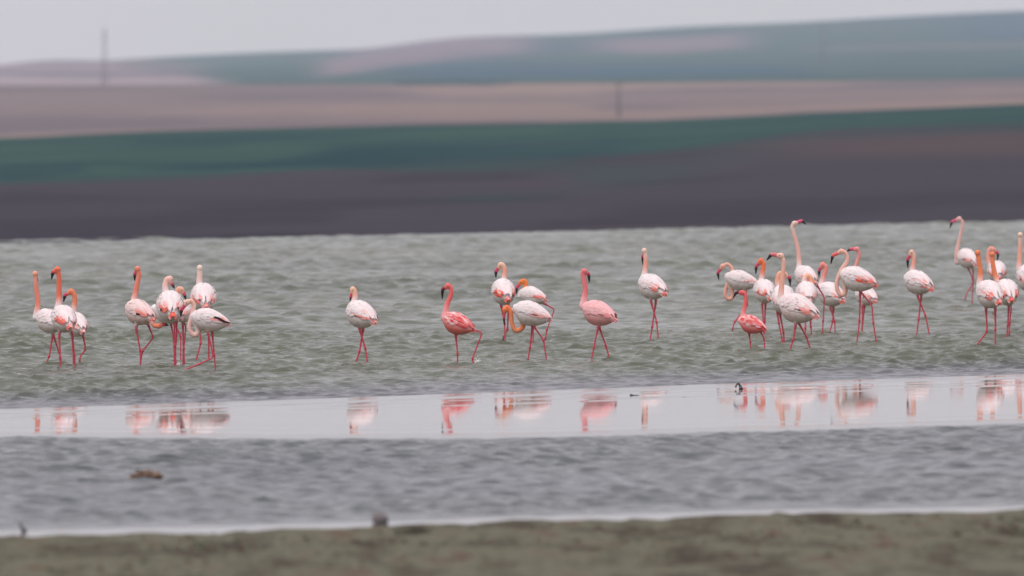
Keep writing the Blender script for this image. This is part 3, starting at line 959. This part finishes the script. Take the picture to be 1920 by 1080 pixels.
R_ = 'raised'
ORANGE = (238, 118, 92); SALMON = (238, 140, 118); PALE = (242, 190, 178); DEEP = (236, 104, 98)
BIRDS = [
 dict(crop='A', feet=905, bbox=(215, 458, 425, 685), phi=128, neck=[(206, 540), (220, 430), (208, 310), (200, 230), (199, 190)], bill=[(212, 228), (218, 262)], bill_dz=.08,
      legs=[[(342, 678), (312, 858), (288, 910)], [(346, 685), (392, 822), (412, 902)]], neckc=SALMON, headc=(238, 165, 140), coral=.2,
      label='leftmost flamingo of the flock, coral neck stretched up along the frame edge'),
 dict(crop='A', feet=945, bbox=(333, 440, 537, 672), phi=108, neck=[(382, 480), (392, 400), (392, 300), (391, 205), (377, 155)], bill=[(342, 180), (330, 234)],
      legs=[[(393, 662), (401, 868), (400, 945)], [(497, 655), (516, 850), (523, 945)]], neckc=ORANGE, coral=.9,
      label='flamingo with upright orange neck and bill to the left, second from the left edge'),
 dict(crop='A', feet=912, bbox=(450, 486, 620, 716), phi=112, neck=[(500, 520), (515, 450), (520, 385), (505, 338), (487, 333)], bill=[(440, 366), (428, 416)],
      legs=[[(588, 690), (608, 800), (562, 858), R_], [(500, 700), (506, 800), (508, 905)]], neckc=(240, 140, 105), coral=.6,
      label='low-necked flamingo with one dark foot lifted, rightmost of the left-hand trio'),
 dict(crop='A', feet=915, bbox=(932, 386, 1165, 618), phi=130, neck=[(985, 450), (1003, 380), (1024, 270), (1040, 190), (1027, 150)], bill=[(1005, 195), (1006, 248)], bill_dz=.05,
      legs=[[(1015, 618), (1050, 812), (1053, 915)], [(1115, 600), (1156, 705), (1068, 812), (1052, 905)]], neckc=SALMON, plumec=(240, 216, 212), coral=.7,
      label='flamingo with straight salmon neck and crossing legs, left edge of the group of six'),
 dict(crop='A', feet=880, bbox=(1165, 400, 1390, 610), phi=165, neck=[(1172, 500), (1152, 560), (1165, 605), (1200, 610)], bill=[(1250, 600), (1285, 605)],
      legs=[[(1330, 600), (1378, 690), (1378, 880)], [(1300, 600), (1320, 700), (1326, 880)]], neckc=(240, 140, 110), coral=.3, head_dz=-.05,
      label='half-hidden flamingo holding its orange head low under its neighbours, black bill tip right'),
 dict(crop='A', feet=914, bbox=(1325, 400, 1480, 590), phi=80, neck=[(1352, 450), (1345, 350), (1362, 308), (1383, 318)], bill=[(1410, 362), (1420, 398)],
      legs=[[(1366, 550), (1420, 602), (1402, 800), (1408, 915)], [(1395, 600), (1400, 750), (1396, 905)]], neckc=(238, 175, 150), coral=.6,
      label='flamingo mostly hidden in the group of six, only head and reddish bill turned right'),
 dict(crop='A', feet=925, bbox=(1185, 312, 1405, 600), phi=97, neck=[(1262, 360), (1252, 290), (1266, 234), (1290, 232)], bill=[(1312, 278), (1328, 306)], bill_dz=.04,
      legs=[[(1288, 492), (1325, 582), (1330, 770), (1325, 925)], [(1345, 565), (1344, 690), (1332, 830), (1338, 912)]], neckc=PALE, coral=1.0, black_at=86, black=3,
      label='white flamingo seen from behind with coral wing bands, tall centre of the group of six'),
 dict(crop='A', feet=885, bbox=(1457, 270, 1672, 500), phi=97, neck=[(1528, 330), (1528, 270), (1531, 200), (1532, 142)], bill=[(1532, 165), (1533, 195)], bill_dz=.14,
      legs=[[(1540, 480), (1534, 650), (1540, 748), (1500, 895)], [(1600, 480), (1605, 720), (1605, 868)]], neckc=(240, 196, 186), headc=(240, 214, 198), coral=.8,
      label='flamingo with pale neck and head facing straight away, rearmost of the group of six'),
 dict(crop='A', feet=962, bbox=(1462, 464, 1770, 662), phi=168, neck=[(1520, 655), (1480, 682), (1448, 630), (1462, 540), (1484, 455), (1465, 405), (1430, 420)], bill=[(1385, 482), (1378, 542)],
      legs=[[(1595, 655), (1645, 862), (1530, 918), (1425, 960)], [(1632, 655), (1650, 850), (1660, 963)]], neckc=(242, 198, 188), headc=(240, 190, 172), coral=.75, black_at=68, black=7, pitch=8,
      label='side-on pale flamingo with black wing feathers and doubled-down neck, nearest of the group of six'),
 dict(crop='B', feet=983, bbox=(228, 437, 508, 692), phi=126, neck=[(292, 470), (308, 410), (302, 352), (288, 345)], bill=[(270, 410), (266, 456)],
      legs=[[(345, 680), (400, 862), (418, 985)], [(380, 688), (348, 890), (315, 980)]], neckc=(240, 160, 132), headc=(238, 190, 162), coral=.7,
      label='lone white flamingo with crossed legs and head tucked low, left of the bright red bird'),
 dict(crop='B', feet=985, bbox=(1085, 530, 1350, 757), phi=152, neck=[(1102, 575), (1118, 480), (1152, 390), (1152, 325), (1126, 312)], bill=[(1080, 348), (1077, 432)],
      legs=[[(1330, 690), (1430, 722), (1342, 950), (1350, 988)], [(1196, 750), (1212, 905), (1210, 980)]], neckc=(240, 112, 110), plumec=(245, 166, 164), belly=(226, 112, 100), coral=1.0, coralc=(215, 45, 50), streak=.36,
      billc=(110, 22, 45), billtip=(35, 15, 22), lesser=True, pitch=16, neck_r=.95,
      label='bright coral-red flamingo with dark maroon bill, stepping with its rear leg bent back'),
 dict(crop='C', feet=828, bbox=(178, 345, 360, 552), phi=102, neck=[(262, 390), (272, 330), (275, 275), (262, 238), (243, 238)], bill=[(208, 288), (207, 338)],
      legs=[[(245, 540), (275, 690), (278, 828)], [(305, 545), (298, 740), (264, 800), R_]], neckc=(240, 168, 140), headc=(240, 195, 170), coral=1.0,
      label='flamingo with broad coral tail patch, rear left of the trio right of the red bird'),
 dict(crop='C', feet=832, bbox=(380, 410, 615, 550), phi=145, neck=[(395, 490), (418, 440), (442, 400), (430, 358), (405, 370)], bill=[(370, 416), (368, 466)],
      legs=[[(585, 538), (665, 580), (602, 745), (598, 780), R_], [(495, 545), (500, 700), (497, 835)]], neckc=(245, 135, 75), coral=.9, pitch=10,
      label='flamingo with vivid orange neck and lifted right leg, rear right of the middle trio'),
 dict(crop='C', feet=970, bbox=(345, 510, 632, 722), phi=156, neck=[(420, 705), (368, 748), (335, 700), (322, 610), (298, 562), (277, 585)], bill=[(270, 655), (274, 704)],
      legs=[[(490, 698), (580, 822), (600, 970)], [(492, 715), (472, 882), (457, 970)]], neckc=(244, 150, 105), headc=(244, 130, 80), coral=.55,
      label='flamingo with orange neck hooped down, bill hanging, front of the middle trio'),
 dict(crop='C', feet=970, bbox=(876, 510, 1150, 716), phi=142, neck=[(886, 545), (904, 440), (892, 345), (882, 300), (897, 287)], bill=[(930, 315), (935, 374)], bill_dz=.03,
      legs=[[(1005, 712), (970, 880), (952, 970)], [(1010, 716), (1066, 870), (1092, 970)]], neckc=(238, 128, 130), plumec=(244, 190, 190), belly=(236, 160, 158), coral=.5, coralc=(225, 90, 90), billc=(190, 50, 80),
      label='all-pink flamingo with head turned right, alone near the middle of the picture'),
 dict(crop='C', feet=809, bbox=(1320, 300, 1540, 515), phi=126, neck=[(1350, 360), (1366, 300), (1374, 220), (1370, 155), (1362, 128)], bill=[(1348, 178), (1353, 238)], bill_dz=.03,
      legs=[[(1412, 508), (1460, 682), (1472, 810)], [(1455, 512), (1424, 722), (1410, 808)]], neckc=(242, 170, 150), headc=(242, 205, 190), coral=.9,
      label='lone white flamingo with tall pale neck, between the all-pink one and the right-hand flock'),
 dict(crop='D', feet=862, bbox=(160, 425, 365, 590), phi=165, neck=[(200, 610), (170, 635), (148, 600), (164, 530), (193, 470), (196, 425), (165, 392), (130, 408)], bill=[(98, 455), (105, 503)],
      legs=[[(290, 580), (307, 680), (214, 795), (206, 820), R_], [(290, 582), (283, 720), (286, 860)]], neckc=(240, 180, 160), coral=.55, pitch=10,
      label='flamingo with neck coiled in a loop, at the left of the right-hand flock'),
 dict(crop='D', feet=880, bbox=(350, 497, 503, 670), phi=106, neck=[(398, 530), (408, 450), (416, 390), (397, 370)], bill=[(365, 412), (362, 464)],
      legs=[[(405, 662), (415, 800), (418, 880)], [(430, 662), (424, 795), (421, 880)]], neckc=(244, 125, 85), coral=.9,
      label='flamingo with short bright orange neck, just behind the small reddish bird'),
 dict(crop='D', feet=931, bbox=(470, 540, 637, 742), phi=92, neck=[(535, 590), (514, 520), (528, 460), (562, 465)], bill=[(598, 492), (603, 548)],
      legs=[[(510, 722), (522, 800), (536, 870)], [(528, 730), (556, 870), (560, 950)]], neckc=(242, 165, 135), headc=(242, 185, 160), coral=.3,
      label='flamingo half hidden behind a tall pale neck, its pink bill pointing down right'),
 dict(crop='D', feet=878, bbox=(625, 410, 805, 552), phi=118, neck=[(662, 450), (664, 380), (655, 280), (628, 180), (616, 130), (632, 108)], bill=[(685, 92), (714, 116)],
      legs=[[(790, 540), (842, 625), (832, 790), (829, 850), R_], [(735, 548), (745, 800), (751, 880)]], neckc=(240, 185, 172), headc=(240, 205, 190), coral=.8, billc=(225, 80, 120),
      label='tallest flamingo, neck stretched right up with head over the far shoreline facing right'),
 dict(crop='D', feet=884, bbox=(640, 520, 797, 684), phi=96, neck=[(700, 560), (703, 500), (722, 473), (746, 488), (752, 530)], bill=[(757, 565), (757, 600)],
      legs=[[(705, 680), (709, 840), (706, 885)], [(735, 680), (746, 830), (752, 884)]], neckc=(244, 178, 145), coral=.5,
      label='flamingo with head folded behind its back, in the thick of the right-hand flock'),
 dict(crop='D', feet=857, bbox=(800, 510, 982, 700), phi=126, neck=[(812, 560), (835, 480), (852, 415), (828, 398)], bill=[(805, 440), (803, 482)],
      legs=[[(880, 690), (913, 790), (915, 857)], [(905, 696), (900, 790), (880, 857)]], neckc=(242, 150, 138), coral=.9,
      label='flamingo with coral neck and crossed legs, left behind the big striding bird'),
 dict(crop='D', feet=850, bbox=(1055, 540, 1215, 686), phi=122, neck=[(1085, 560), (1052, 470), (1066, 390), (1084, 325), (1068, 288)], bill=[(1020, 290), (996, 304)],
      legs=[[(1105, 680), (1108, 765), (1102, 850)], [(1122, 680), (1112, 770), (1106, 850)]], neckc=(240, 160, 148), headc=(238, 150, 145), coral=.8, billc=(225, 80, 110),
      label='flamingo hidden behind the big striding bird, pink head level with its bill pointing left'),
 dict(crop='D', feet=934, bbox=(955, 403, 1203, 592), phi=150, neck=[(985, 590), (948, 600), (926, 535), (955, 440), (1000, 365), (988, 312), (958, 305)], bill=[(900, 336), (885, 394)],
      legs=[[(1078, 565), (1174, 680), (1182, 800), (1203, 934)], [(1092, 570), (1086, 790), (1068, 935)]], neckc=(244, 192, 176), headc=(242, 186, 168), coral=1.0, billc=(235, 100, 95), black_at=86, black=3,
      label='big striding flamingo with S-shaped cream neck and coral wing edge, right of the flock'),
 dict(crop='D', feet=982, bbox=(520, 595, 800, 812), phi=140, neck=[(536, 660), (541, 560), (552, 450), (556, 375), (535, 335)], bill=[(470, 328), (436, 368)],
      legs=[[(640, 815), (624, 920), (600, 986)], [(660, 800), (716, 900), (740, 975)]], neckc=(242, 182, 162), headc=(242, 192, 174), coral=.75, billc=(225, 110, 120), plumec=(240, 226, 224),
      label='large pale flamingo with long upright neck and legs apart, front of the right-hand flock'),
 dict(crop='D', feet=987, bbox=(247, 742, 428, 887), phi=150, neck=[(264, 785), (282, 700), (292, 630), (284, 595), (266, 592)], bill=[(225, 593), (202, 630)],
      legs=[[(395, 862), (420, 912), (424, 987)], [(315, 880), (323, 935), (330, 987)]], neckc=(240, 112, 112), plumec=(245, 168, 166), belly=(228, 110, 104), coral=1.0, coralc=(225, 40, 45), streak=.42,
      billc=(95, 22, 42), billtip=(30, 14, 20), lesser=True, pitch=15, neck_r=.95,
      label='smallest flamingo, deep pink with red wing feathers and dark bill'),
 dict(crop='E', feet=876, bbox=(130, 432, 335, 610), phi=131, neck=[(180, 470), (195, 400), (200, 335), (183, 311)], bill=[(157, 362), (158, 424)],
      legs=[[(222, 608), (280, 750), (306, 876)], [(252, 608), (232, 780), (220, 877)]], neckc=(242, 170, 148), headc=(242, 192, 172), coral=1.0, black_at=86, black=3,
      label='lone flamingo with crossed legs and orange tail end, between the flock and the right edge'),
 dict(crop='E', feet=675, bbox=(510, 278, 645, 430), phi=118, neck=[(503, 385), (497, 310), (524, 190), (540, 105), (515, 76)], bill=[(465, 100), (450, 142)],
      legs=[[(612, 425), (615, 520), (562, 610), R_], [(575, 412), (613, 500), (605, 676)]], neckc=(240, 190, 180), coral=.6, billc=(225, 85, 115),
      label='farthest flamingo, long pale S-neck rising over the far shoreline at right'),
 dict(crop='E', feet=730, bbox=(705, 383, 857, 510), phi=92, neck=[(735, 420), (716, 340), (732, 283), (752, 290)], bill=[(785, 320), (783, 374)],
      legs=[[(770, 500), (768, 620), (768, 735)], [(785, 500), (776, 620), (773, 735)]], neckc=(240, 165, 148), coral=.9, billc=(205, 60, 90),
      label='flamingo at the back of the right-edge trio, crimson bill turned right'),
 dict(crop='E', feet=892, bbox=(775, 490, 925, 692), phi=100, neck=[(790, 540), (770, 480), (752, 400), (747, 325)], bill=[(745, 346), (745, 364)], bill_dz=.12,
      legs=[[(840, 642), (880, 682), (868, 800), (867, 850), R_], [(862, 685), (855, 820), (850, 896)]], neckc=(244, 140, 100), coral=.95,
      label='flamingo with slim orange neck crossing in front of another head, right of the right-edge trio'),
 dict(crop='E', feet=955, bbox=(640, 503, 828, 707), phi=111, neck=[(658, 545), (664, 460), (655, 380), (644, 315)], bill=[(641, 335), (640, 355)], bill_dz=.12,
      legs=[[(768, 695), (768, 850), (768, 956)], [(702, 702), (711, 862), (643, 952)]], neckc=(244, 138, 98), coral=.95, black_at=86, black=3,
      label='flamingo with thick orange neck and head facing away, nearest of the right-edge trio'),
 dict(crop='E', feet=850, bbox=(917, 385, 1090, 600), phi=100, neck=[(936, 440), (937, 350), (942, 260), (942, 190)], bill=[(942, 216), (942, 234)], bill_dz=.12,
      legs=[[(985, 595), (985, 740), (985, 850)], [(1010, 595), (1012, 740), (1008, 850)]], neckc=(242, 175, 155), headc=(242, 205, 185), coral=.6,
      label='flamingo cut off by the right edge of the picture'),
]
for i, bd_ in enumerate(BIRDS):
    flamingo('flamingo', seed=i, **bd_)

# small rings where the legs stand in the water
lake_me = bpy.data.objects['lake_water'].data
co_ = np.empty(len(lake_me.vertices) * 3, np.float32); lake_me.vertices.foreach_get('co', co_); co_ = co_.reshape(-1, 3)
for k_, w_ in enumerate(WADING):
    sel = np.where((np.abs(co_[:, 0] - w_[0]) < .6) & (np.abs(co_[:, 1] - w_[1]) < .6))[0]
    r_d = np.hypot(co_[sel, 0] - w_[0], co_[sel, 1] - w_[1])
    co_[sel, 2] += (.014 * np.cos(r_d * 2 * math.pi / .24 + .7 * k_) * np.exp(-(r_d / .26) ** 2)).astype(np.float32)
lake_me.vertices.foreach_set('co', co_.ravel()); lake_me.update()

# ------------------------------------------------------------------ flotsam
def twig(name, pts, r, col, label, cat='twig', seed=0):
    parts = []
    for p in pts:
        p = np.array(p); parts.append(tube(catmull(p, 4), np.linspace(r, r * .35, (len(p) - 1) * 4 + 1), 6))
    v, f = join(parts)
    base = v.mean(0); base[2] = v[:, 2].min()
    o = link(name, mesh_py(name, v - base, f, colors=np.repeat(np.array(col)[None], len(v), 0)), M_DEBRIS, label=label, category=cat)
    o.location = base
    return o


def clump(name, px, py, w, h, col, label, cat, n=26, seed=0, z=0.0):
    """Matted pile of short stems: many crossing blades on a lumpy core."""
    g = np.random.default_rng(seed)
    d_ = float(depth_at(py)); c = P(px, py, d_); c[2] = z
    parts, cols = [], []
    for i in range(n):
        a = g.uniform(0, 6.28); r = g.uniform(0, .5) ** .8
        q = np.array([math.cos(a) * r * w * .7, math.sin(a) * r * w * .5, g.uniform(.1, .7) * h * (1 - 1.2 * r)])
        b = g.uniform(0, 6.28); L = g.uniform(.15, .35) * w
        dv = np.array([math.cos(b) * L, math.sin(b) * L * .5, g.uniform(-.15, .3) * h])
        parts.append(tube([q - dv, q + dv * .1 + (0, 0, h * .1), q + dv], [h * .10, h * .16, h * .04], 5))
        cols.append(np.repeat((np.array(col) * g.uniform(.5, 1.5))[None], len(parts[-1][0]), 0))
    v, f = join(parts); v[:, 2] = np.maximum(v[:, 2], -0.03)
    o = link(name, mesh_py(name, v, f, colors=np.vstack(cols)), M_DEBRIS, label=label, category=cat)
    o.location = c
    return o

clump('reed_clump', 276, 900, .30, .12, (.22, .14, .10), 'brown clump of matted reeds floating in the near pool', 'debris', 40, 1)
# stone at the water's edge
g_ = np.random.default_rng(5)
v, f = icosphere(1.0, np.zeros(3))
import bmesh
bm = bmesh.new(); bmesh.ops.create_icosphere(bm, subdivisions=3, radius=1.0)
v = np.array([q.co[:] for q in bm.verts]); f = [tuple(q.index for q in p.verts) for p in bm.faces]; bm.free()
nz = vnoise(v[:, 0] * 1.6 + 5, v[:, 1] * 1.6 + v[:, 2] * 1.1 + 3, 71)
v = v * (0.8 + .4 * nz)[:, None] * np.array([.066, .06, .058])
o = link('stone', mesh_py('stone', v, f, colors=np.repeat(np.array([[.19, .165, .165]]), len(v), 0)), M_DEBRIS, label='small dark round stone at the edge of the near bank', category='stone')
c = P(712, 984, depth_at(984)); o.location = (c[0], c[1], .042)
# dark snag sticking out of the mud flat
dd = float(depth_at(733))
o_ = lambda x, y: P(x, y, dd)
twig('snag', [[o_(1379, 727), o_(1381, 722), o_(1385, 719), o_(1390, 724), o_(1393, 730)], [o_(1385, 719), o_(1387, 727), o_(1384, 736)], [o_(1386, 728), o_(1391, 730), o_(1398, 731)], [o_(1388, 736), o_(1391, 731), o_(1389, 724)]], .012, (.018, .015, .014), 'dark forked snag poking out of the wet mud below the small flamingo')
dd = float(depth_at(748))
twig('twig', [[o_(1280, 746), o_(1292, 746.5), o_(1300, 749)]], .012, (.02, .017, .016), 'thin curved twig on the wet mud, left of the forked snag')
dd = float(depth_at(745))
twig('mud_clod', [[o_(1181, 742), o_(1188, 742.5), o_(1198, 742)]], .022, (.03, .026, .024), 'dark flat clod on the mud edge near the picture middle', 'clod')
dd = float(depth_at(747))
twig('mud_clod', [[o_(888, 745.5), o_(894, 745.5), o_(904, 745.5)]], .020, (.03, .026, .024), 'dark flat clod on the mud edge below the bright red flamingo', 'clod')
dd = float(depth_at(1000))
twig('twig', [[o_(52, 1004), o_(44, 993), o_(36, 982)], [o_(46, 996), o_(40, 992)]], .020, (.06, .05, .05), 'grey leaning twig at the waterline in the lower left corner')
clump('weed_tuft', 780, 1030, .34, .12, (.05, .045, .03), 'dark tuft of weed on the near bank left of centre', 'weed', 34, 4, z=.06)

def splash(px, py, w, h, lean, label, seed):
    """Thin fan of thrown water with drops."""
    g = np.random.default_rng(seed)
    d_ = float(depth_at(py + 4)); c = P(px, py, d_); c[2] = 0.0
    parts = []
    for i in range(12):
        a = g.uniform(-.5, .5)
        L = h * g.uniform(.5, 1.0)
        q = np.array([g.uniform(-.2, .2) * w, g.uniform(-.06, .06), -.02])
        tip = q + np.array([(lean + a) * w, a * .05, L])
        parts.append(tube([q, (q + tip) / 2 + np.array([-.1 * w * lean, 0, L * .12]), tip], [.012, .009, .002], 6))
    for i in range(14):
        v_, f_ = icosphere(g.uniform(.003, .007), np.array([g.uniform(-.4, 1.2) * w * np.sign(lean), g.uniform(-.08, .08), g.uniform(.01, h * 1.1)]))
        parts.append((v_, f_))
    v, f = join(parts)
    o = link('water_splash', mesh_py('water_splash', v, f, colors=np.repeat(np.array([[.72, .72, .71]]), len(v), 0)), M_EYE, label=label, category='splash')
    o.location = c

splash(891, 680, .06, .10, .9, 'small white splash behind the lifted foot of the bright red flamingo', 3)
splash(331, 684, .04, .09, .5, 'small white splash at the feet of the group of six', 4)

# tussocks of algae and weed over the near bank, too many and too soft to count
g_ = np.random.default_rng(9)
parts, cols = [], []
for i in range(1500):
    x = g_.uniform(-7, 7); vv = g_.uniform(1.2, 13)
    y = float(BANK(x)) - vv
    z = .02 + .011 * vv
    hgt = g_.uniform(.004, .022); a = g_.uniform(0, 6.28)
    w_ = g_.uniform(.03, .10)
    p = np.array([x, y, z])
    parts.append(tube([p + (-w_ * math.cos(a), -w_ * math.sin(a), -.02), p + (0, 0, hgt), p + (w_ * math.cos(a), w_ * math.sin(a), -.02)], [.01, .022, .008], 5))
    c = [(.090, .092, .058), (.105, .102, .07), (.085, .058, .04)][g_.integers(3)]
    cols.append(np.repeat((np.array(c) * g_.uniform(.75, 1.2))[None], len(parts[-1][0]), 0))
v, f = join(parts)
link('bank_weed', mesh_py('bank_weed', v, f, colors=np.vstack(cols)), M_DEBRIS, kind='stuff', label='low greenish brown weed covering the near bank', category='weed')

# ------------------------------------------------------------------ haze
hx, y0, y1, z0, z1 = 695.0, -65.0, 6210.0, -45.0, 62.0
V = [(sx_ * hx, y, z) for z in (z0, z1) for y in (y0, y1) for sx_ in (-1, 1)]
F = [(0, 2, 3, 1), (4, 5, 7, 6), (0, 1, 5, 4), (2, 6, 7, 3), (0, 4, 6, 2), (1, 3, 7, 5)]
m = bpy.data.materials.new('haze'); m.use_nodes = True
t = m.node_tree; t.nodes.clear()
mo = t.nodes.new('ShaderNodeOutputMaterial'); pv = t.nodes.new('ShaderNodeVolumePrincipled')
pv.inputs['Color'].default_value = (0.86, 0.94, 1.0, 1)
pv.inputs['Density'].default_value = 0.95e-4
t.links.new(pv.outputs[0], mo.inputs['Volume'])
link('haze', mesh_np('haze', V, F, smooth=False), m, kind='stuff', label='pale air haze over the whole plain', category='haze')
